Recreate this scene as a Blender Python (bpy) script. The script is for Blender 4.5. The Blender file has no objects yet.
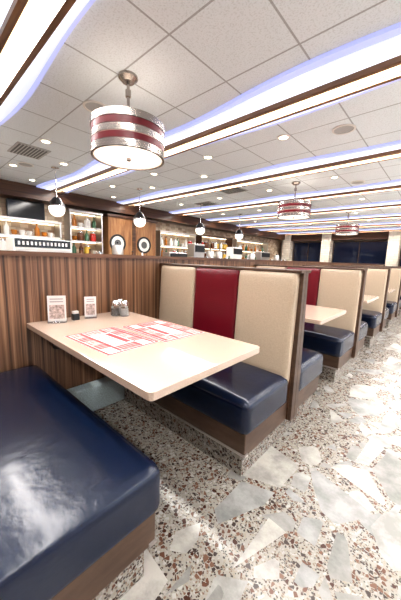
import bpy, bmesh, math, random
from mathutils import Matrix, Vector
random.seed(4)
scene = bpy.context.scene
COL = scene.collection
CEIL = 2.61

# ------------------------------------------------------------------ materials
def new_mat(name):
    m = bpy.data.materials.new(name); m.use_nodes = True
    nt = m.node_tree
    b = nt.nodes["Principled BSDF"]
    return m, nt, b

def plain(name, col, rough=0.5, metal=0.0, emis=None, estr=0.0, bump=0.0, bscale=60, var=0.0, coat=0.0, trans=0.0, alpha=1.0):
    m, nt, b = new_mat(name)
    b.inputs["Base Color"].default_value = (*col, 1)
    b.inputs["Roughness"].default_value = rough
    b.inputs["Metallic"].default_value = metal
    b.inputs["Coat Weight"].default_value = coat
    b.inputs["Coat Roughness"].default_value = .12
    b.inputs["Transmission Weight"].default_value = trans
    if emis:
        b.inputs["Emission Color"].default_value = (*emis, 1)
        b.inputs["Emission Strength"].default_value = estr
    tc = nt.nodes.new("ShaderNodeTexCoord")
    n = nt.nodes.new("ShaderNodeTexNoise"); n.inputs["Scale"].default_value = bscale
    n.inputs["Detail"].default_value = 3
    nt.links.new(tc.outputs["Object"], n.inputs["Vector"])
    if bump > 0:
        bp = nt.nodes.new("ShaderNodeBump"); bp.inputs["Strength"].default_value = bump
        bp.inputs["Distance"].default_value = 0.01
        nt.links.new(n.outputs["Fac"], bp.inputs["Height"])
        nt.links.new(bp.outputs["Normal"], b.inputs["Normal"])
    if var > 0:
        r = nt.nodes.new("ShaderNodeValToRGB")
        r.color_ramp.elements[0].position = 0.35; r.color_ramp.elements[1].position = 0.65
        r.color_ramp.elements[0].color = (*[c*(1-var) for c in col], 1)
        r.color_ramp.elements[1].color = (*[min(1, c*(1+var)) for c in col], 1)
        nt.links.new(n.outputs["Fac"], r.inputs["Fac"])
        nt.links.new(r.outputs["Color"], b.inputs["Base Color"])
    return m

def wood(name, cols, scale=(1, 28, 0.5), rough=0.35, detail=5, rr=.65):
    m, nt, b = new_mat(name)
    tc = nt.nodes.new("ShaderNodeTexCoord")
    mp = nt.nodes.new("ShaderNodeMapping"); mp.inputs["Scale"].default_value = scale
    n = nt.nodes.new("ShaderNodeTexNoise"); n.inputs["Scale"].default_value = 1.0
    n.inputs["Detail"].default_value = detail; n.inputs["Roughness"].default_value = rr
    r = nt.nodes.new("ShaderNodeValToRGB")
    el = r.color_ramp.elements
    pos = [0.34 + 0.32*i/(len(cols)-1) for i in range(len(cols))]
    el[0].position = pos[0]; el[0].color = (*cols[0], 1)
    el[1].position = pos[-1]; el[1].color = (*cols[-1], 1)
    for p, c in list(zip(pos, cols))[1:-1]:
        e = el.new(p); e.color = (*c, 1)
    nt.links.new(tc.outputs["Object"], mp.inputs["Vector"])
    nt.links.new(mp.outputs["Vector"], n.inputs["Vector"])
    nt.links.new(n.outputs["Fac"], r.inputs["Fac"])
    nt.links.new(r.outputs["Color"], b.inputs["Base Color"])
    b.inputs["Roughness"].default_value = rough
    return m

def terrazzo(name, slabs=True):
    m, nt, b = new_mat(name)
    L = nt.links.new; N = nt.nodes.new
    tc = N("ShaderNodeTexCoord")
    def layer(vec, scale, thr, cols, base_out, thick, xfade=None):
        v = N("ShaderNodeTexVoronoi"); v.inputs["Scale"].default_value = scale
        e = N("ShaderNodeTexVoronoi"); e.feature = 'DISTANCE_TO_EDGE'; e.inputs["Scale"].default_value = scale
        L(vec, v.inputs["Vector"]); L(vec, e.inputs["Vector"])
        s = N("ShaderNodeSeparateColor"); L(v.outputs["Color"], s.inputs["Color"])
        g = N("ShaderNodeMath"); g.operation = 'GREATER_THAN'; L(s.outputs["Red"], g.inputs[0])
        if xfade is not None: L(xfade, g.inputs[1])
        else: g.inputs[1].default_value = thr
        th = N("ShaderNodeMapRange"); L(s.outputs["Blue"], th.inputs["Value"])
        th.inputs["To Min"].default_value = thick; th.inputs["To Max"].default_value = thick*2.5
        g2 = N("ShaderNodeMath"); g2.operation = 'GREATER_THAN'; L(e.outputs["Distance"], g2.inputs[0]); L(th.outputs[0], g2.inputs[1])
        mu = N("ShaderNodeMath"); mu.operation = 'MULTIPLY'; L(g.outputs[0], mu.inputs[0]); L(g2.outputs[0], mu.inputs[1])
        r = N("ShaderNodeValToRGB"); r.color_ramp.interpolation = 'CONSTANT'
        el = r.color_ramp.elements
        el[0].position = 0; el[0].color = (*cols[0], 1)
        el[1].position = 1/len(cols); el[1].color = (*cols[1], 1)
        for i, c in enumerate(cols[2:]):
            q = el.new((i+2)/len(cols)); q.color = (*c, 1)
        L(s.outputs["Green"], r.inputs["Fac"])
        mx = N("ShaderNodeMix"); mx.data_type = 'RGBA'
        L(mu.outputs[0], mx.inputs["Factor"])
        if isinstance(base_out, tuple): mx.inputs["A"].default_value = (*base_out, 1)
        else: L(base_out, mx.inputs["A"])
        col = r.outputs["Color"]
        if xfade is not None:
            mn = N("ShaderNodeTexNoise"); mn.inputs["Scale"].default_value = 6; mn.inputs["Detail"].default_value = 9
            mn.inputs["Roughness"].default_value = .68
            L(tc.outputs["Object"], mn.inputs["Vector"])
            r2 = N("ShaderNodeValToRGB")
            r2.color_ramp.elements[0].position = .38; r2.color_ramp.elements[0].color = (.60,.605,.61,1)
            r2.color_ramp.elements[1].position = .60; r2.color_ramp.elements[1].color = (1,1,1,1)
            L(mn.outputs["Fac"], r2.inputs["Fac"])
            m2 = N("ShaderNodeMix"); m2.data_type='RGBA'; m2.blend_type='MULTIPLY'; m2.inputs["Factor"].default_value=1
            L(col, m2.inputs["A"]); L(r2.outputs["Color"], m2.inputs["B"]); col = m2.outputs["Result"]
        L(col, mx.inputs["B"])
        return mx.outputs["Result"]
    o = layer(tc.outputs["Object"], 125, 0.35, [(.085,.055,.042), (.21,.15,.11), (.38,.36,.33), (.07,.06,.055), (.31,.27,.22)], (.32,.30,.265), 0.05)
    o = layer(tc.outputs["Object"], 57, 0.62, [(.065,.026,.018), (.13,.062,.040), (.17,.09,.06), (.42,.40,.37), (.055,.04,.035)], o, 0.05)
    if slabs:
        sx = N("ShaderNodeSeparateXYZ"); L(tc.outputs["Object"], sx.inputs[0])
        def fade(a, bb, t0, t1):
            mr = N("ShaderNodeMapRange"); L(sx.outputs["X"], mr.inputs["Value"])
            mr.inputs["From Min"].default_value = a; mr.inputs["From Max"].default_value = bb
            mr.inputs["To Min"].default_value = t0; mr.inputs["To Max"].default_value = t1
            return mr.outputs[0]
        def vec(loc, rot, sc):
            mp = N("ShaderNodeMapping"); mp.inputs["Location"].default_value = loc
            mp.inputs["Rotation"].default_value = (0,0,rot); mp.inputs["Scale"].default_value = sc
            L(tc.outputs["Object"], mp.inputs["Vector"]); return mp.outputs[0]
        sl = [(.43,.415,.385), (.35,.345,.33), (.48,.455,.415), (.32,.31,.29)]
        o = layer(vec((1.3,.2,0), .4, (1,.85,0)), 9, 0, sl, o, 0.045, fade(-.95, -.2, 1.0, .5))
        o = layer(vec((3.3,1.7,0), .9, (1,.75,0)), 4.3, 0, sl, o, 0.035, fade(-.95, -.15, .98, .30))
    L(o, b.inputs["Base Color"])
    b.inputs["Roughness"].default_value = 0.26
    return m

def ceiling_mat():
    m, nt, b = new_mat("acoustic_tile")
    L = nt.links.new; N = nt.nodes.new
    tc = N("ShaderNodeTexCoord")
    mp = N("ShaderNodeMapping"); mp.inputs["Location"].default_value = (.3, -.09, 0)
    L(tc.outputs["Object"], mp.inputs["Vector"])
    br = N("ShaderNodeTexBrick"); br.offset = 0; br.squash = 1
    br.inputs["Scale"].default_value = 1; br.inputs["Brick Width"].default_value = .6
    br.inputs["Row Height"].default_value = .6; br.inputs["Mortar Size"].default_value = .008
    br.inputs["Mortar Smooth"].default_value = .3
    br.inputs["Color1"].default_value = (.79,.84,.88,1); br.inputs["Color2"].default_value = (.79,.84,.88,1)
    br.inputs["Mortar"].default_value = (.44,.46,.48,1)
    L(mp.outputs["Vector"], br.inputs["Vector"])
    n = N("ShaderNodeTexNoise"); n.inputs["Scale"].default_value = 85; n.inputs["Detail"].default_value = 5
    L(tc.outputs["Object"], n.inputs["Vector"])
    r = N("ShaderNodeValToRGB"); r.color_ramp.elements[0].position=.34; r.color_ramp.elements[0].color=(.86,.86,.85,1)
    r.color_ramp.elements[1].position=.5; r.color_ramp.elements[1].color=(1,1,1,1)
    L(n.outputs["Fac"], r.inputs["Fac"])
    mx = N("ShaderNodeMix"); mx.data_type='RGBA'; mx.blend_type='MULTIPLY'; mx.inputs["Factor"].default_value=1
    L(br.outputs["Color"], mx.inputs["A"]); L(r.outputs["Color"], mx.inputs["B"])
    L(mx.outputs["Result"], b.inputs["Base Color"])
    b.inputs["Roughness"].default_value = .9
    return m

def tile_mat(name, c1, c2, mortar, w=.1, h=.05, rough=.4):
    m, nt, b = new_mat(name)
    L = nt.links.new; N = nt.nodes.new
    tc = N("ShaderNodeTexCoord")
    s = N("ShaderNodeSeparateXYZ"); L(tc.outputs["Object"], s.inputs[0])
    a = N("ShaderNodeMath"); L(s.outputs["X"], a.inputs[0]); L(s.outputs["Y"], a.inputs[1])
    c = N("ShaderNodeCombineXYZ"); L(a.outputs[0], c.inputs["X"]); L(s.outputs["Z"], c.inputs["Y"])
    br = N("ShaderNodeTexBrick"); br.inputs["Scale"].default_value = 1
    br.inputs["Brick Width"].default_value = w; br.inputs["Row Height"].default_value = h
    br.inputs["Mortar Size"].default_value = .004
    br.inputs["Color1"].default_value = (*c1,1); br.inputs["Color2"].default_value = (*c2,1); br.inputs["Mortar"].default_value=(*mortar,1)
    L(c.outputs[0], br.inputs["Vector"]); L(br.outputs["Color"], b.inputs["Base Color"])
    b.inputs["Roughness"].default_value = rough
    return m

M = {}
M['floor'] = terrazzo("terrazzo_marble_floor", True)
M['terr'] = terrazzo("terrazzo_base", False)
M['terrblue'] = plain("blue_grey_terrazzo_kerb", (.40,.49,.52), .3, var=.22, bscale=110)
M['ceil'] = ceiling_mat()
M['zebra'] = wood("zebra_wood", [(.03,.014,.008), (.11,.052,.027), (.22,.115,.062), (.34,.20,.12)], (1, 48, .35), rr=.72)
M['brown'] = wood("brown_trim", [(.055,.03,.018), (.08,.045,.028), (.115,.067,.042)], (3, 3, 12), .4)
M['basewood'] = wood("bench_base_wood", [(.07,.04,.026), (.10,.06,.04), (.14,.088,.06)], (3, 3, 12), .4)
M['bandwood'] = wood("band_wood", [(.12,.055,.025), (.19,.09,.04), (.26,.13,.06)], (.8, 14, 3), .4)
M['darkwood'] = wood("dark_wood", [(.05,.02,.01), (.10,.042,.02), (.15,.065,.03)], (.6, .6, 20), .35)
M['orangewood'] = wood("orange_wood", [(.22,.09,.03), (.38,.18,.07), (.48,.26,.11)], (1, 12, 1.5), .35)
M['navy'] = plain("navy_vinyl", (.003,.010,.034), .25, bump=.16, bscale=26, coat=.15)
M['cream'] = plain("cream_vinyl", (.46,.37,.275), .38, bump=.15, bscale=120, var=.05)
M['red'] = plain("red_vinyl", (.14,.003,.012), .3, bump=.15, bscale=120)
M['table'] = plain("speckled_beige_laminate", (.51,.40,.325), .11, bscale=260, var=.10, coat=.3)
M['chrome'] = plain("chrome", (.8,.8,.8), .12, 1.0)
M['steel'] = plain("brushed_steel", (.62,.6,.58), .35, 1.0, bump=.1, bscale=200)
M['silver'] = plain("satin_silver", (.44,.40,.37), .27, 1.0)
M['redband'] = plain("dark_red_band", (.12,.002,.008), .35)
M['shade'] = plain("lit_shade", (.8,.75,.7), .6, emis=(1,.84,.70), estr=.7)
M['diff'] = plain("lit_diffuser", (.9,.88,.85), .6, emis=(1,.90,.80), estr=.9)
M['globe'] = plain("lit_opal_glass", (.9,.88,.85), .3, emis=(1,.94,.86), estr=1.1)
M['black'] = plain("black_metal", (.012,.012,.014), .35)
M['screen'] = plain("dark_screen", (.01,.012,.016), .12)
M['strip'] = plain("warm_light_strip", (.95,.9,.8), .5, emis=(1,.84,.56), estr=1.3)
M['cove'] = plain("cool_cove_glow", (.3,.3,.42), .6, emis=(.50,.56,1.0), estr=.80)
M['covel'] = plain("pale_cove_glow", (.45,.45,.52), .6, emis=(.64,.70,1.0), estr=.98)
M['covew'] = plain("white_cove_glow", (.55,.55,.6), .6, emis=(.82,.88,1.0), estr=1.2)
M['white'] = plain("white_gloss", (.78,.76,.73), .35)
M['paper'] = plain("paper_white", (.70,.66,.65), .6)
M['palepink'] = plain("print_pale_pink", (.66,.36,.34), .6, var=.3, bscale=150)
M['printred'] = plain("print_red", (.52,.035,.04), .6, var=.5, bscale=180)
M['printpink'] = plain("print_pink", (.58,.16,.15), .6, var=.4, bscale=150)
M['printgrey'] = plain("print_grey", (.36,.33,.33), .6)
M['photo'] = plain("printed_photo", (.46,.36,.33), .5, var=.45, bscale=60)
M['glass'] = plain("clear_glass", (.9,.93,.95), .05, trans=.9)
M['pepper'] = plain("pepper", (.10,.08,.06), .8, var=.3, bscale=300)
M['salt'] = plain("salt", (.8,.8,.78), .8)
M['nightglass'] = plain("dark_window_glass", (.006,.012,.035), .05)
M['stone'] = tile_mat("stone_column", (.84,.77,.66), (.70,.61,.49), (.45,.4,.34), .24, .11, .7)
M['walltile'] = tile_mat("cream_wall_tile", (.66,.55,.40), (.34,.22,.14), (.34,.28,.22), .16, .08, .4)
M['paint'] = plain("warm_wall_paint", (.50,.43,.37), .7)
M['counter'] = plain("counter_laminate", (.55,.5,.45), .25, var=.1, bscale=200)
M['lamp'] = plain("downlight_lens", (.95,.9,.8), .5, emis=(1,.88,.68), estr=8)
M['grille'] = plain("vent_grille", (.46,.46,.46), .5)
M['grilledark'] = plain("vent_slot", (.12,.12,.12), .6)
M['fillbar'] = plain("added_shelf_glow", (.9,.9,.85), .5, emis=(1,.88,.68), estr=5)  # emissive fill added to lift the counter area
for nm, c in dict(amber=(.45,.16,.02), green=(.05,.14,.07), brownb=(.12,.04,.015), bluel=(.10,.2,.4), yellow=(.7,.45,.06), redb=(.5,.03,.02), whiteb=(.8,.78,.74)).items():
    M[nm] = plain("glaze_"+nm, c, .18)

# ------------------------------------------------------------------ helpers
def meta(o, label=None, cat=None, group=None, kind=None):
    if label: o["label"] = label
    if cat: o["category"] = cat
    if group: o["group"] = group
    if kind: o["kind"] = kind
    return o

def obj_from(name, verts, faces, mat, parent=None, smooth=False, loc=(0,0,0)):
    me = bpy.data.meshes.new(name)
    me.from_pydata([tuple(v) for v in verts], [], faces)
    bm = bmesh.new(); bm.from_mesh(me); bmesh.ops.recalc_face_normals(bm, faces=bm.faces[:]); bm.to_mesh(me); bm.free()
    if smooth:
        for p in me.polygons: p.use_smooth = True
    me.materials.append(mat)
    o = bpy.data.objects.new(name, me); COL.objects.link(o)
    o.location = loc
    if parent: o.parent = parent
    return o

def box(name, a, b, mat, parent=None, bevel=0.0, seg=2, loc=(0,0,0)):
    bm = bmesh.new()
    bmesh.ops.create_cube(bm, size=1)
    for v in bm.verts:
        v.co = Vector([a[i] + (v.co[i]+.5)*(b[i]-a[i]) for i in range(3)])
    if bevel > 0:
        bmesh.ops.bevel(bm, geom=bm.edges[:], offset=bevel, segments=seg, affect='EDGES', profile=.5)
    me = bpy.data.meshes.new(name); bm.to_mesh(me); bm.free()
    me.materials.append(mat)
    o = bpy.data.objects.new(name, me); COL.objects.link(o); o.location = loc
    if parent: o.parent = parent
    return o

def pad(name, a, b, r, mat, parent=None, dome=0.0, axis=2, sgn=1, shear=0.0, z0=0.0, n=14, loc=(0,0,0)):
    bm = bmesh.new()
    bmesh.ops.create_cube(bm, size=2)
    bmesh.ops.subdivide_edges(bm, edges=bm.edges[:], cuts=n, use_grid_fill=True)
    c = [(a[i]+b[i])/2 for i in range(3)]; h = [abs(b[i]-a[i])/2 for i in range(3)]
    for v in bm.verts:
        t = [math.copysign(abs(v.co[i])**.6, v.co[i]) if abs(v.co[i])<1 else v.co[i] for i in range(3)]
        p = Vector([t[i]*h[i] for i in range(3)])
        q = Vector([max(-(h[i]-r), min(h[i]-r, p[i])) for i in range(3)])
        d = p-q
        if d.length > 1e-9: p = q + d.normalized()*r
        if dome:
            o = [i for i in range(3) if i != axis]
            f = (1-t[o[0]]**4)*(1-t[o[1]]**4)
            if v.co[axis]*sgn > 0: p[axis] += sgn*dome*f
        p += Vector(c)
        if shear: p.y += shear*(p.z-z0)
        v.co = p
    me = bpy.data.meshes.new(name); bm.to_mesh(me); bm.free()
    for p in me.polygons: p.use_smooth = True
    me.materials.append(mat)
    o = bpy.data.objects.new(name, me); COL.objects.link(o); o.location = loc
    if parent: o.parent = parent
    return o

def lathe(name, prof, mat, parent=None, seg=32, loc=(0,0,0), smooth=True, closed=False):
    verts = []; faces = []
    for r, z in prof:
        for i in range(seg):
            t = 2*math.pi*i/seg
            verts.append((r*math.cos(t), r*math.sin(t), z))
    n = len(prof)
    for j in range(n - (0 if closed else 1)):
        k = (j+1) % n
        for i in range(seg):
            i2 = (i+1) % seg
            faces.append((j*seg+i, j*seg+i2, k*seg+i2, k*seg+i))
    if not closed:
        faces.append(tuple(range(seg))[::-1]); faces.append(tuple((n-1)*seg+i for i in range(seg)))
    o = obj_from(name, verts, faces, mat, parent, smooth, loc)
    if smooth:
        try: o.data.set_sharp_from_angle(angle=math.radians(40))
        except Exception: pass
    return o

def prism_yz(name, pts, x0, x1, mat, parent=None, loc=(0,0,0)):
    n = len(pts)
    v = [(x0, y, z) for y, z in pts] + [(x1, y, z) for y, z in pts]
    f = [tuple(range(n)), tuple(range(2*n-1, n-1, -1))]
    for i in range(n):
        j = (i+1) % n
        f.append((i, j, n+j, n+i))
    return obj_from(name, v, f, mat, parent, loc=loc)

def empty(name, loc, label, cat, group=None):
    e = bpy.data.objects.new(name, None); COL.objects.link(e)
    e.empty_display_size = .05; e.location = loc
    return meta(e, label, cat, group)

def clone(root, loc, label=None, rotz=None):
    r = root.copy(); COL.objects.link(r); r.location = loc
    if rotz is not None: r.rotation_euler = (0, 0, rotz)
    if label: r["label"] = label
    def rec(src, dst):
        for c in list(src.children):
            k = c.copy(); COL.objects.link(k); k.parent = dst
            rec(c, k)
    rec(root, r)
    return r

def resize(root, f):
    for c in root.children:
        c.data.transform(Matrix.Scale(f, 4)); c.location = c.location*f

def struct(o): o["kind"] = "structure"; return o

# ------------------------------------------------------------------ room shell
XL, XR, YB, YF = -7.05, 4.5, -4.0, 14.4
struct(box("floor", (XL-.2, YB-.2, -.1), (XR+.2, YF+.2, 0), M['floor']))
struct(box("ceiling", (XL-.2, YB-.2, CEIL), (XR+.2, YF+.2, CEIL+.1), M['ceil']))
struct(box("wall_left", (XL-.15, YB, 0), (XL, YF, CEIL), M['walltile']))
struct(box("wall_far", (XL, YF, 0), (XR, YF+.15, CEIL), M['paint']))
struct(box("wall_near", (XL, YB-.15, 0), (XR, YB, CEIL), M['paint']))
WY0 = 2.0  # unseen window openings start here, placed to shape the sun patch
struct(box("wall_right", (XR, YB, 0), (XR+.15, YF, .5), M['paint']))
struct(box("wall_right", (XR, YB, .5), (XR+.15, WY0, CEIL), M['paint']))
struct(box("trim_1", (XR, WY0, 2.3), (XR+.15, YF, CEIL), M['darkwood']))
for i in range(6):
    y = WY0 + (i+1)*(YF-WY0)/6
    struct(box("trim_%d" % (i+2), (XR, y-.2, .5), (XR+.15, y, 2.3), M['stone']))
    y1 = y-.2; y0 = WY0 + i*(YF-WY0)/6
    struct(box("window_%d" % (i+1), (XR+.06, y0, .5), (XR+.09, y1, .56), M['brown']))
struct(box("trim_10", (XL, YB, 2.34), (XL+.45, YF, CEIL), M['darkwood']))
struct(box("trim_11", (XL+.45, YF-.4, 2.28), (XR, YF, CEIL), M['darkwood']))
PY1 = 13.6
struct(box("wall_partition", (-2.12, -1.2, .0), (-2.0, PY1, 1.185), M['zebra']))
struct(box("trim_12", (-2.14, -1.2, 1.185), (-1.98, PY1, 1.215), M['darkwood']))
struct(box("baseboard_partition", (-2.0, -1.2, 0), (-1.90, PY1, .21), M['terrblue'], bevel=.012))

XB0, XB1 = XL+.45, XR-.05
tn = 20
BANDS = [-1.14 + 1.8*k for k in range(9)]
for k, y0 in enumerate(BANDS):
    struct(box("trim_%d" % tn, (XB0, y0-.108, CEIL-.075), (XB1, y0-.070, CEIL), M['bandwood'])); tn += 1
    struct(box("trim_%d" % tn, (XB0, y0+.060, CEIL-.075), (XB1, y0+.098, CEIL), M['bandwood'])); tn += 1
    struct(box("trim_%d" % tn, (XB0, y0-.070, CEIL-.045), (XB1, y0+.060, CEIL), M['strip'])); tn += 1
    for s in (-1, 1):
        for (f0, f1, mt, dz) in ((0, .40, 'covew', .036), (.40, .74, 'covel', .031), (.74, 1, 'cove', .026)):  # cove light on the ceiling, painted as emissive strips fading white to blue
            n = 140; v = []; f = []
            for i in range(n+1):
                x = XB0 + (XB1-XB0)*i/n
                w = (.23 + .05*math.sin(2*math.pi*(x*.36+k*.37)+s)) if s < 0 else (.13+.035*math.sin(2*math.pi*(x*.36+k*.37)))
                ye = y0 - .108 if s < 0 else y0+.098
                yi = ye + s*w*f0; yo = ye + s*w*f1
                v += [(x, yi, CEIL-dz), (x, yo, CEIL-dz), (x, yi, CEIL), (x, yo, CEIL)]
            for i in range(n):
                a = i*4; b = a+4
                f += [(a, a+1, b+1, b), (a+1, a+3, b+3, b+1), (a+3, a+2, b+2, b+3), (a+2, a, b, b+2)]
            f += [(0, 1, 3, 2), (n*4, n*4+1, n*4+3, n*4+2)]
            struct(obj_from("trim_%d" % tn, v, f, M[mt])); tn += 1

# ------------------------------------------------------------------ booths
def make_bench(s, loc, ext=0.0):
    e = empty("booth_bench", loc, "booth bench with navy vinyl seat and cream and red padded back", "bench", "diner booth benches")
    def yy(a, b): return (min(s*a, s*b), max(s*a, s*b))
    XE = 1.335; F = .585+ext
    y0, y1 = yy(.08, F)
    pad("seat", (.004, y0, .275), (XE, y1, .47), .042, M['navy'], e, dome=.022, axis=2, sgn=1, n=18)
    y0, y1 = yy(.002, F-.025)
    box("seat_base", (.105, y0, .15), (XE-.02, y1, .285), M['basewood'], e, bevel=.004)
    y0, y1 = yy(F-.055, F-.022)
    box("metal_kick_strip", (.105, y0, .15), (XE-.015, y1, .165), M['steel'], e)
    y0, y1 = yy(.002, F-.055)
    box("plinth", (.105, y0, 0), (XE-.05, y1, .15), M['terr'], e)
    xs = [(.03, .47, 'cream', "cream vinyl back panel"), (.47, .895, 'red', "dark red vinyl back panel"), (.895, XE-.01, 'cream', "cream vinyl back panel")]
    for a, b, c, lb in xs:
        y0, y1 = yy(.055, .125)
        p = pad("backrest", (a+.002, y0, .40), (b-.002, y1, 1.132), .018, M[c], e, dome=.008, axis=1, sgn=s, shear=-s*.05, z0=.40, n=10)
        p["label"] = lb
    pts = [(s*.002, .15), (s*.055, .15), (s*.055, .4), (s*.035, 1.125), (s*.002, 1.125)]
    prism_yz("back_board", pts, .11, XE-.01, M['darkwood'], e)
    pts = [(s*.002, .15), (s*.052, .15), (s*.05, .45), (s*.036, 1.15), (s*.002, 1.15)]
    prism_yz("side_panel", pts, XE-.01, XE+.012, M['brown'], e)
    y0, y1 = yy(.002, .08)
    box("top_cap", (.004, y0, 1.132), (XE+.012, y1, 1.15), M['brown'], e, bevel=.004)
    return e

PER = 1.68
P = [1.71 + PER*i for i in range(8)]
make_bench(1, (-2.0, -.12, 0), ext=.11)
b_away = make_bench(1, (-2.0, P[0], 0))
b_toward = make_bench(-1, (-2.0, P[0], 0))
for p in P[1:]:
    clone(b_toward, (-2.0, p, 0))
for p in P[1:-1]:
    clone(b_away, (-2.0, p, 0))

def make_table(loc):
    e = empty("diner_table", loc, "glossy beige speckled laminate booth table fixed to wood partition", "table", "diner booth tables")
    pts = []
    L, W, r = 1.315, .365, .022
    pts += [(.0, -W)]
    for i in range(7):
        t = -math.pi/2 + i*math.pi/12; pts.append((L-r+r*math.cos(t), -W+r+r*math.sin(t)))
    for i in range(7):
        t = i*math.pi/12; pts.append((L-r+r*math.cos(t), W-r+r*math.sin(t)))
    pts += [(.0, W)]
    n = len(pts)
    v = [(x, y, .716) for x, y in pts] + [(x, y, .75) for x, y in pts]
    f = [tuple(range(n-1, -1, -1)), tuple(range(n, 2*n))] + [(i, (i+1)%n, n+(i+1)%n, n+i) for i in range(n)]
    o = obj_from("tabletop", v, f, M['table'], e)
    bv = o.modifiers.new("bv", 'BEVEL'); bv.width = .003; bv.segments = 2; bv.limit_method = 'ANGLE'
    box("wall_cleat", (0, -.3, .66), (.03, .3, .716), M['brown'], e)
    for y in (-.2, .2):
        v = [(0, y-.012, .716), (0, y+.012, .716), (.75, y-.012, .716), (.75, y+.012, .716), (0, y-.012, .54), (0, y+.012, .54), (.75, y-.012, .695), (.75, y+.012, .695)]
        obj_from("support_bracket", v, [(0,1,3,2), (4,6,7,5), (0,2,6,4), (1,5,7,3), (0,4,5,1), (2,3,7,6)], M['black'], e)
    return e
T0 = make_table((-2.0, .89, 0))
TY = [.89] + [p + PER*.5 for p in P[:-1]]
for y in TY[1:]:
    clone(T0, (-2.0, y, 0))

def make_mat(loc, rot=0):
    e = empty("paper_placemat", loc, "white paper placemat with red printed advert boxes", "placemat", "printed paper placemats")
    box("sheet", (-.22, -.155, 0), (.22, .155, .0015), M['paper'], e)
    z0, z1 = .0015, .0021
    for a, b in (((-.217,-.152), (.217,-.140)), ((-.217,.140), (.217,.152)), ((-.217,-.140), (-.206,.140)), ((.206,-.140), (.217,.140))):
        box("printed_border", (*a, z0), (*b, z1), M['printred'], e)
    cells = [(-.200+i*.0808, .064, .077, .070) for i in range(5)] + [(-.200+i*.0808, -.134, .077, .070) for i in range(5)]
    cells += [(-.200, -.058, .077, .116), (.123, -.058, .077, .116)]
    for i, (x, y, w, h) in enumerate(cells):
        box("printed_panel", (x, y, z0), (x+w, y+h, z1), M[['palepink', 'printpink', 'palepink', 'printpink', 'paper'][i % 5]], e)
        box("printed_header", (x, y+h-.018, z1), (x+w, y+h, z1+.0003), M['printred'], e)
        for q in range(int((h-.024)/.011)):
            box("text_line", (x+.006, y+.005+q*.011, z1), (x+w-.006-(q%3)*.012, y+.009+q*.011, z1+.0003), M['printgrey' if q % 2 else 'printred'], e)
    box("printed_title", (-.105, .022, z0), (.105, .054, z1), M['printred'], e)
    for j in range(5):
        box("text_line", (-.10, -.048+j*.013, z0), (.10, -.043+j*.013, z1), M['printred' if j in (1,4) else 'printgrey'], e)
    return e
m1 = make_mat((-1.32, .745, .7505)); m1.rotation_euler = (0, 0, .05)
clone(m1, (-1.29, 1.080, .7505), rotz=math.pi-.02)
for y in TY[1:3]:
    clone(m1, (-1.3, y-.18, .7505), rotz=.02)
    clone(m1, (-1.3, y+.18, .7505), rotz=math.pi)

def holder(loc, w, h, matc, label, rot):
    e = empty("table_sign_holder", loc, label, "sign holder")
    e.rotation_euler = (0, 0, rot)
    box("stand_base", (-.03, -w/2, 0), (.03, w/2, .008), M['glass'], e, bevel=.002)
    box("card", (-.004, -w/2, .008), (.004, w/2, h), M['paper'], e)
    box("card_picture", (.004, -w/2+.01, h*.14), (.0055, w/2-.01, h*.66), matc, e)
    box("text_line", (.004, -w/2+.015, h*.86), (.0055, w/2-.015, h*.90), M['printgrey'], e)
    box("text_line", (.004, -w/2+.015, h*.76), (.0055, w/2-.015, h*.80), M['printgrey'], e)
    return e
holder((-1.90, .68, .75), .11, .18, M['photo'], "upright acrylic card holder with pink dessert photo on table", -.5)
holder((-1.90, .91, .75), .08, .155, M['photo'], "small white tent card standing on table by partition", -.45)

def shaker(loc, fill, label):
    e = empty("condiment_shaker", loc, label, "shaker", "salt and pepper shakers")
    lathe("contents", [(.004,.004), (.024,.004), (.024,.055), (.004,.055)], fill, e, 20)
    lathe("glass_body", [(.004,0), (.031,0), (.033,.01), (.028,.082), (.004,.082)], M['glass'], e, 20)
    lathe("chrome_cap", [(.028,.078), (.032,.082), (.032,.105), (.022,.120), (.004,.124)], M['chrome'], e, 20)
    return e
shaker((-1.85, 1.08, .75), M['pepper'], "glass pepper shaker with chrome cap beside the partition")
shaker((-1.80, 1.13, .75), M['salt'], "glass salt shaker with chrome cap beside the partition")
shaker((-1.89, 1.145, .75), M['salt'], "glass salt shaker with chrome cap beside the partition")
c = empty("sugar_caddy", (-1.90, .80, .75), "small dark caddy filled with white sugar packets", "sugar caddy")
box("tray", (-.02, -.022, 0), (.02, .022, .045), M['black'], c, bevel=.004)
for i in range(4):
    box("sugar_packet", (-.014+i*.008, -.018, .03), (-.010+i*.008, .018, .062), M['paper'], c)
for y in TY[1:3]:
    holder((-1.90, y-.2, .75), .12, .15, M['photo'], "upright card holder on booth table", -.3)
    shaker((-1.83, y+.12, .75), M['pepper'], "glass pepper shaker with chrome cap on booth table")

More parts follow.
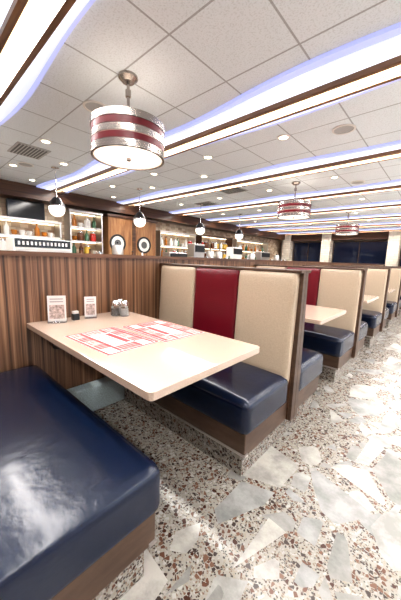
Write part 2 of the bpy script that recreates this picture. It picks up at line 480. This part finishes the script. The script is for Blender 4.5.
# ------------------------------------------------------------------ pendants (above the partition)
def drum(loc):
    e = empty("drum_pendant_lamp", loc, "drum pendant lamp with silver and dark red bands", "pendant lamp", "drum pendants over booths")
    R = .282
    zb = -.615; H = .255; zt = zb+H
    lathe("canopy", [(.01,0), (.075,0), (.075,-.018), (.045,-.045), (.01,-.045)], M['silver'], e, 32)
    lathe("rod", [(.002,-.03), (.012,-.03), (.012,zt-.03), (.002,zt-.03)], M['silver'], e, 16)
    lathe("rod_collar", [(.002,-.10), (.022,-.10), (.022,-.15), (.002,-.15)], M['silver'], e, 16)
    lathe("inner_shade", [(R-.018,zb+.006), (R-.009,zb+.006), (R-.009,zt-.006), (R-.018,zt-.006)], M['shade'], e, 64, closed=True)
    lathe("diffuser", [(.004,zb+.009), (R-.018,zb+.009), (R-.018,zb+.018), (.004,zb+.018)], M['diff'], e, 64)
    lathe("diffuser_finial", [(.002,zb+.012), (.018,zb+.006), (.018,zb-.012), (.002,zb-.018)], M['silver'], e, 16)
    def ring(n, a, b, m, out=.006):
        lathe(n, [(R-.009,a), (R+out,a), (R+out,b), (R-.009,b)], m, e, 64, closed=True)
    ring("silver_band", zt-.050, zt, M['silver'], .010)
    ring("red_band", zt-.096, zt-.053, M['redband'])
    ring("silver_band", zt-.148, zt-.103, M['silver'], .007)
    ring("red_band", zt-.198, zt-.155, M['redband'])
    ring("silver_band", zb, zb+.050, M['silver'], .010)
    for k in range(3):
        t = k*2*math.pi/3
        a = Vector((math.cos(t), math.sin(t), 0)); p = Vector((-a.y, a.x, 0))*.006
        v = []
        for z in (zt-.03, zt-.018):
            for q in (Vector((0,0,0)), a*(R-.006)):
                v += [q+p+Vector((0,0,z)), q-p+Vector((0,0,z))]
        obj_from("spider_arm", v, [(0,1,3,2), (4,5,7,6), (0,1,5,4), (2,3,7,6), (0,2,6,4), (1,3,7,5)], M['silver'], e)
    return e
D0 = drum((-2.06, 1.35, CEIL))
for y in (4.9, 8.4):
    clone(D0, (-2.2, y, CEIL))

def globe(loc):
    e = empty("globe_pendant_lamp", loc, "opal glass globe pendant lamp with dark cap and chrome rod", "pendant lamp", "globe pendants over counter")
    zc = -.66; R = .125
    lathe("canopy", [(.01,0), (.06,0), (.06,-.015), (.01,-.025)], M['chrome'], e, 24)
    lathe("rod", [(.002,-.01), (.010,-.01), (.010,zc+R+.03), (.002,zc+R+.03)], M['chrome'], e, 12)
    prof = [(max(.003, R*math.sin(t)), zc - R*math.cos(t)) for t in [math.pi*i/16*.80 for i in range(17)]]
    lathe("globe_glass", prof, M['globe'], e, 28)
    lathe("cap", [(.03, zc+R+.065), (.06, zc+R+.045), (.105, zc+R*.80), (.132, zc+R*.42), (.124, zc+R*.42), (.080, zc+R*.82), (.03, zc+R+.03)], M['black'], e, 28, closed=True)
    lathe("chrome_collar", [(.126, zc+R*.42), (.136, zc+R*.42), (.136, zc+R*.26), (.128, zc+R*.26)], M['chrome'], e, 28, closed=True)
    return e
G0 = globe((-4.95, 1.85, CEIL))
for y in (3.5, 5.4, 7.2):
    clone(G0, (-4.95, y, CEIL))

# ------------------------------------------------------------------ ceiling fittings
def down(loc):
    e = empty("recessed_downlight", loc, "round recessed ceiling downlight with white trim ring", "ceiling light", "recessed downlights")
    lathe("trim_ring", [(.05,0), (.075,0), (.075,-.006), (.05,-.010)], M['white'], e, 28, closed=True)
    lathe("lens", [(.003,0), (.051,0), (.051,-.004), (.003,-.004)], M['lamp'], e, 28)
    return e
d0 = down((-3.95, 1.38, CEIL))
for x, y in [(-5.4,1.38), (-1.58,3.09), (-2.67,3.03), (-3.9,3.05), (-5.25,3.05), (-.3,3.09), (-1.58,4.98), (-2.85,5.13), (-4.12,5.13), (-5.4,5.13),
             (-.3,5.13), (-1.58,6.93), (-2.85,6.93), (-4.12,6.93), (-5.4,6.93), (-.3,6.93), (-2.1,10.4), (-3.9,8.85), (-5.4,8.85), (-.3,8.85), (1.35,5.13), (1.35,3.09), (1.35,6.93),
             (-4.65,1.87), (-6.15,1.87), (-3.3,1.92), (-6.15,3.6), (-4.65,3.6), (-3.3,3.66), (-2.1,8.7), (-1.0,10.4), (-4,10.4)]:
    clone(d0, (x, y, CEIL))

def speaker(loc):
    e = empty("ceiling_speaker", loc, "round flush ceiling speaker grille", "speaker", "ceiling speakers")
    lathe("rim", [(.095,0), (.115,0), (.115,-.008), (.095,-.010)], M['white'], e, 32, closed=True)
    lathe("grille", [(.003,0), (.096,0), (.096,-.005), (.003,-.005)], M['grille'], e, 32)
    return e
s0 = speaker((-2.69, 1.40, CEIL))
for x, y in [(-1.0, 3.3), (-5.2, 1.5), (-1.35, 5.5)]: clone(s0, (x, y, CEIL))

def vent(loc):
    e = empty("ceiling_vent", loc, "square metal ceiling air vent with louvres", "vent", "ceiling air vents")
    box("frame", (-.25,-.2,-.012), (.25,.2,0), M['grille'], e, bevel=.003)
    for i in range(9):
        box("louvre_slot", (-.22, -.175+i*.04, -.014), (.22, -.153+i*.04, -.012), M['grilledark'], e)
    return e
v0 = vent((-4.5, 1.35, CEIL))
for x, y in [(-3.45, 4.7), (-4.8, 5.45)]: clone(v0, (x, y, CEIL))

# ------------------------------------------------------------------ serving counter and back bar
c = empty("serving_counter", (-4.95, 0, 0), "long laminate serving counter with wood front", "counter")
box("counter_front", (-.25, -.4, 0), (.22, 13, 1.0), M['darkwood'], c)
box("countertop", (-.35, -.45, 1.0), (.35, 13.1, 1.04), M['counter'], c, bevel=.006)
c = empty("back_counter", (-6.70, 0, 0), "stainless steel back counter along the tiled wall", "counter")
box("cabinet_body", (-.3, .3, 0), (.28, 13, .88), M['steel'], c)
box("worktop", (-.3, .28, .88), (.3, 13.05, .92), M['steel'], c, bevel=.004)

def shelf_unit(y0, y1, zs, label, mat, depth=.34, top=None):
    e = empty("shelf_unit", (XL+.004, y0, .92), label, "shelf")
    w = y1-y0; zt = zs[-1]+.3 if top is None else top
    for yy0 in (0, w-.03):
        box("upright", (0, yy0, 0), (depth, yy0+.03, zt-.92), mat, e)
    for z in zs:
        box("shelf_board", (0, .0, z-.92), (depth, w, z-.92+.025), mat, e)
    box("top_board", (0, -.01, zt-.92), (depth+.01, w+.01, zt-.92+.04), mat, e)
    for z in zs[1:] + [zt]:
        box("added_glow_bar", (.03, .05, z-.92-.012), (.06, w-.05, z-.92), M['fillbar'], e)  # added glowing bar that brightens the back bar, not an actual shelf lamp
    return e

def bottle(mat, label):
    e = empty("bottle", (0,0,-5), label, "bottle", "bottles on the back bar shelves")
    lathe("glass_body", [(.005,0), (.036,0), (.036,.11), (.014,.15), (.012,.185), (.005,.185)], mat, e, 16)
    lathe("cap", [(.004,.185), (.014,.185), (.014,.2), (.004,.2)], M['black'], e, 12)
    resize(e, 1.4); return e
def cup(mat, label):
    e = empty("coffee_cup", (0,0,-5), label, "cup", "cups and jars on the back bar shelves")
    lathe("cup_body", [(.004,.0), (.022,0), (.036,.03), (.04,.075), (.036,.075), (.03,.02), (.004,.008)], mat, e, 18)
    v = []; f = []
    for i in range(9):
        t = -math.pi/2 + math.pi*i/8
        for k in range(6):
            q = 2*math.pi*k/6
            rr = .02 + .005*math.cos(q)
            v.append((.0+.005*math.sin(q), .036+rr*math.cos(t), .04+rr*math.sin(t)))
    for i in range(8):
        for k in range(6):
            f.append((i*6+k, i*6+(k+1)%6, (i+1)*6+(k+1)%6, (i+1)*6+k))
    obj_from("cup_handle", v, f, mat, e, True)
    resize(e, 1.4); return e
def jar(mat, label):
    e = empty("storage_jar", (0,0,-5), label, "jar", "cups and jars on the back bar shelves")
    lathe("jar_body", [(.004,0), (.05,0), (.055,.02), (.055,.12), (.042,.14), (.004,.14)], mat, e, 18)
    lathe("lid", [(.004,.14), (.045,.14), (.045,.16), (.012,.166), (.012,.18), (.004,.182)], M['chrome'], e, 18)
    resize(e, 1.4); return e
protos = {'cup': [cup(M['whiteb'], "white coffee cup on back bar shelf"), cup(M['amber'], "amber glazed coffee cup on back bar shelf")],
          'bot': [bottle(M[k], l) for k, l in (('amber',"amber glass bottle on back bar shelf"), ('green',"green glass bottle on back bar shelf"), ('brownb',"brown glass bottle on back bar shelf"), ('whiteb',"white syrup bottle on back bar shelf"))],
          'jar': [jar(M[k], l) for k, l in (('yellow',"yellow filled storage jar with chrome lid"), ('redb',"red storage jar with chrome lid"), ('whiteb',"white storage jar with chrome lid"), ('brownb',"brown storage jar with chrome lid"))]}
def fill(y0, y1, z, kinds, step, x=XL+.2):
    y = y0 + step/2
    while y < y1 - step*.3:
        p = random.choice(protos[random.choice(kinds)])
        clone(p, (x + random.uniform(-.04,.04), y + random.uniform(-.008,.008), z), rotz=random.uniform(-.4, .4))
        y += step*random.uniform(.95, 1.12)

shelf_unit(1.1, 2.58, [1.23, 1.56], "steel and glass back bar shelf with stacked cups", M['steel'], top=1.89)
fill(1.2, 2.5, 1.255, ['cup', 'jar'], .17); fill(1.2, 2.5, 1.585, ['cup','bot', 'cup'], .14)
shelf_unit(2.78, 3.6, [1.2, 1.53, 1.86], "steel wall shelf with jars and bottles", M['steel'], top=2.22)
for z in (1.225, 1.555, 1.885): fill(2.85, 3.55, z, ['jar','bot','cup'], .16)
shelf_unit(5.5, 7.1, [1.2, 1.57], "steel back bar shelf with bottles and cups", M['steel'], top=2.0)
for z in (1.225, 1.595): fill(5.6, 7.0, z, ['jar','bot','cup'], .17)
shelf_unit(7.4, 9.3, [1.2, 1.6], "dark wood back bar shelf with bottles", M['darkwood'], top=2.04)
for z in (1.225, 1.625): fill(7.5, 9.2, z, ['bot','jar'], .18)
shelf_unit(9.6, 12.3, [1.2, 1.6], "steel back bar shelf with jars and bottles", M['steel'], top=2.04)
for z in (1.225, 1.625): fill(9.7, 12.2, z, ['bot','jar','cup'], .24)

e = empty("display_case", (-5.2, 1.18, 1.04), "white countertop display case with dark header lettering", "display case")
box("case_body", (-.1, 0, 0), (.3, .86, .40), M['white'], e, bevel=.006)
box("header_panel", (.3, .02, .26), (.31, .84, .385), M['screen'], e)
for i in range(13):
    box("header_letter", (.31, .06+i*.058, .295), (.314, .09+i*.058, .35), M['paper'], e)
for j in range(3):
    box("shelf_slot", (.3, .03, .035+j*.075), (.304, .83, .08+j*.075), M['grilledark' if j % 2 else 'steel'], e)

t = empty("television", (XL+.02, 1.96, 1.95), "black flat television mounted on tiled wall", "television")
box("tv_frame", (.06, -.36, 0), (.11, .36, .38), M['black'], t, bevel=.006)
box("tv_screen", (.11, -.34, .02), (.112, .34, .36), M['screen'], t)
box("wall_mount", (-.01, -.08, .12), (.06, .08, .26), M['black'], t)
p = empty("wood_wall_cabinet", (XL+.002, 3.75, .925), "orange wood cabinet panel with moulded top", "cabinet")
box("panel", (0, 0, 0), (.35, 1.57, 1.3), M['orangewood'], p, bevel=.006)
box("panel_moulding", (0, -.03, 1.3), (.40, 1.60, 1.37), M['darkwood'], p, bevel=.006)
box("panel_stile", (.35, .73, .0), (.365, .84, 1.3), M['darkwood'], p)
for y in (4.02, 4.88):
    e = empty("round_wall_plaque", (XL+.353, y, 1.55), "round black framed plate hanging on wood panel", "wall plaque", "round wall plaques")
    lathe("frame", [(.19,0), (.24,0), (.24,.02), (.19,.02)], M['black'], e, 36, closed=True)
    lathe("plate_face", [(.004,0), (.192,0), (.192,.01), (.004,.01)], M['whiteb'], e, 36)
    lathe("centre_disc", [(.004,.01), (.10,.01), (.10,.014), (.004,.014)], M['grilledark'], e, 36)
    e.rotation_euler = (0, math.pi/2, 0)

def urn(loc):
    e = empty("coffee_urn", loc, "stainless coffee urn with black lid knob", "coffee urn", "coffee urns on counter")
    lathe("urn_body", [(.01,.0), (.12,0), (.12,.03), (.10,.05), (.11,.08), (.11,.34), (.09,.38), (.02,.41), (.01,.41)], M['steel'], e, 28)
    lathe("lid_knob", [(.004,.41), (.018,.41), (.022,.43), (.012,.45), (.004,.45)], M['black'], e, 14)
    box("tap", (.105, -.012, .08), (.16, .012, .105), M['black'], e, bevel=.004)
    return e
u0 = urn((-5.0, 3.0, 1.04))
for l in ((-5.0, 5.9, 1.04), (-5.0, 6.3, 1.04), (-5.0, 8.1, 1.04), (-5.0, 9.9, 1.04)): clone(u0, l)
for y in (2.25, 2.42, 2.6, 3.35, 3.6, 5.75, 6.65, 6.8, 7.6, 7.8, 8.35, 9.3, 9.5, 10.3, 10.6):
    kk = random.choice(['jar', 'bot'])
    q = clone(random.choice(protos[kk]), (-5.0, y, 1.04), rotz=random.uniform(-.4,.4))
    q["label"] = q["label"].replace("on back bar shelf", "standing on serving counter")
    q["group"] = "bottles and jars on the serving counter"
for L_ in protos.values():
    for p in L_:
        for ch in list(p.children): bpy.data.objects.remove(ch)
        bpy.data.objects.remove(p)

def appliance(loc, w, h, mat, label):
    e = empty("counter_appliance", loc, label, "kitchen appliance", "counter appliances")
    box("housing", (-.16, -w/2, 0), (.1, w/2, h), mat, e, bevel=.012)
    box("drip_tray", (.1, -w/2+.02, 0), (.2, w/2-.02, .04), M['black'], e, bevel=.004)
    box("front_panel", (.1, -w/2+.03, h*.62), (.13, w/2-.03, h*.92), M['black'], e, bevel=.004)
    for i in range(3):
        lathe("control_knob", [(.003,0), (.014,0), (.012,.02), (.003,.02)], M['chrome'], e, 14, loc=(.02, -w/4+i*w/4, h))
    return e
appliance((-5.0, 4.6, 1.04), .6, .30, M['steel'], "steel espresso machine on serving counter")
appliance((-5.0, 5.35, 1.04), .4, .55, M['steel'], "steel juice dispenser on serving counter")
appliance((-5.0, 7.1, 1.04), .5, .55, M['white'], "white juice dispenser on serving counter")
appliance((-5.0, 8.85, 1.04), .6, .48, M['steel'], "steel soda dispenser on serving counter")

# ------------------------------------------------------------------ far wall windows and columns
wx = [(-6.25,-4.75), (-4.25,-2.05), (-1.55,.6), (1.1,2.65), (3.15,4.4)]
for i, (a, b) in enumerate(wx):
    struct(box("window_%d" % (10+i), (a, YF-.04, .8), (b, YF-.01, 2.2), M['nightglass']))
    for (p0, p1) in [((a-.04, .76), (b+.04, .8)), ((a-.04, 2.2), (b+.04, 2.24)), ((a-.04, .8), (a, 2.2)), ((b, .8), (b+.04, 2.2)), (((a+b)/2-.015, .8), ((a+b)/2+.015, 2.2))]:
        struct(box("trim_%d" % tn, (p0[0], YF-.07, p0[1]), (p1[0], YF, p1[1]), M['brown'])); tn += 1
for x in (-6.5, -4.5, -1.8, .85, 2.9):
    struct(box("wall_column", (x-.2, YF-.55, 0), (x+.2, YF-.07, CEIL), M['stone']))

# ------------------------------------------------------------------ lights
def area(loc, sx, sy, e, col, rot=(0,0,0)):
    l = bpy.data.lights.new("strip_light", 'AREA'); l.shape = 'RECTANGLE'; l.size = sx; l.size_y = sy
    l.energy = e; l.color = col
    o = bpy.data.objects.new("strip_light", l); COL.objects.link(o); o.location = loc; o.rotation_euler = rot
    return o
for y0 in BANDS:
    area((-1.1, y0, CEIL-.05), 10.5, .12, 180, (1, .975, .945))
sl = bpy.data.lights.new("sun", 'SUN'); sl.energy = 24; sl.angle = math.radians(7); sl.color = (1,.99,.97)
so = bpy.data.objects.new("sun", sl); COL.objects.link(so)
d = Vector((-math.cos(math.radians(26)), .08, -math.sin(math.radians(26))))
so.rotation_euler = d.to_track_quat('-Z', 'Y').to_euler(); so.location = (8, 3, 4)
w = bpy.data.worlds.new("World"); scene.world = w; w.use_nodes = True
w.node_tree.nodes["Background"].inputs[0].default_value = (.82,.90,1,1)
w.node_tree.nodes["Background"].inputs[1].default_value = 3.0

# ------------------------------------------------------------------ camera
cam = bpy.data.cameras.new("camera"); co = bpy.data.objects.new("camera", cam); COL.objects.link(co)
yaw = math.radians(42); pit = math.radians(8.6)
R = Vector((math.cos(yaw), math.sin(yaw), 0)); Fh = Vector((-math.sin(yaw), math.cos(yaw), 0))
F = Fh*math.cos(pit) + Vector((0,0,-math.sin(pit)))
U = Fh*math.sin(pit) + Vector((0,0,math.cos(pit)))
k = .031
Rr = (R + k*U).normalized(); Ur = (U - k*R).normalized()
mw = Matrix.Identity(4)
for i in range(3):
    mw[i][0] = Rr[i]; mw[i][1] = Ur[i]; mw[i][2] = -F[i]
mw[2][3] = 1.2
co.matrix_world = mw
cam.sensor_fit = 'VERTICAL'; cam.sensor_height = 36; cam.lens = 16.26; cam.clip_start = .02
scene.camera = co
try:
    scene.view_settings.view_transform = 'Standard'
    scene.view_settings.gamma = 0.88
    scene.view_settings.exposure = 0.08
except Exception: pass
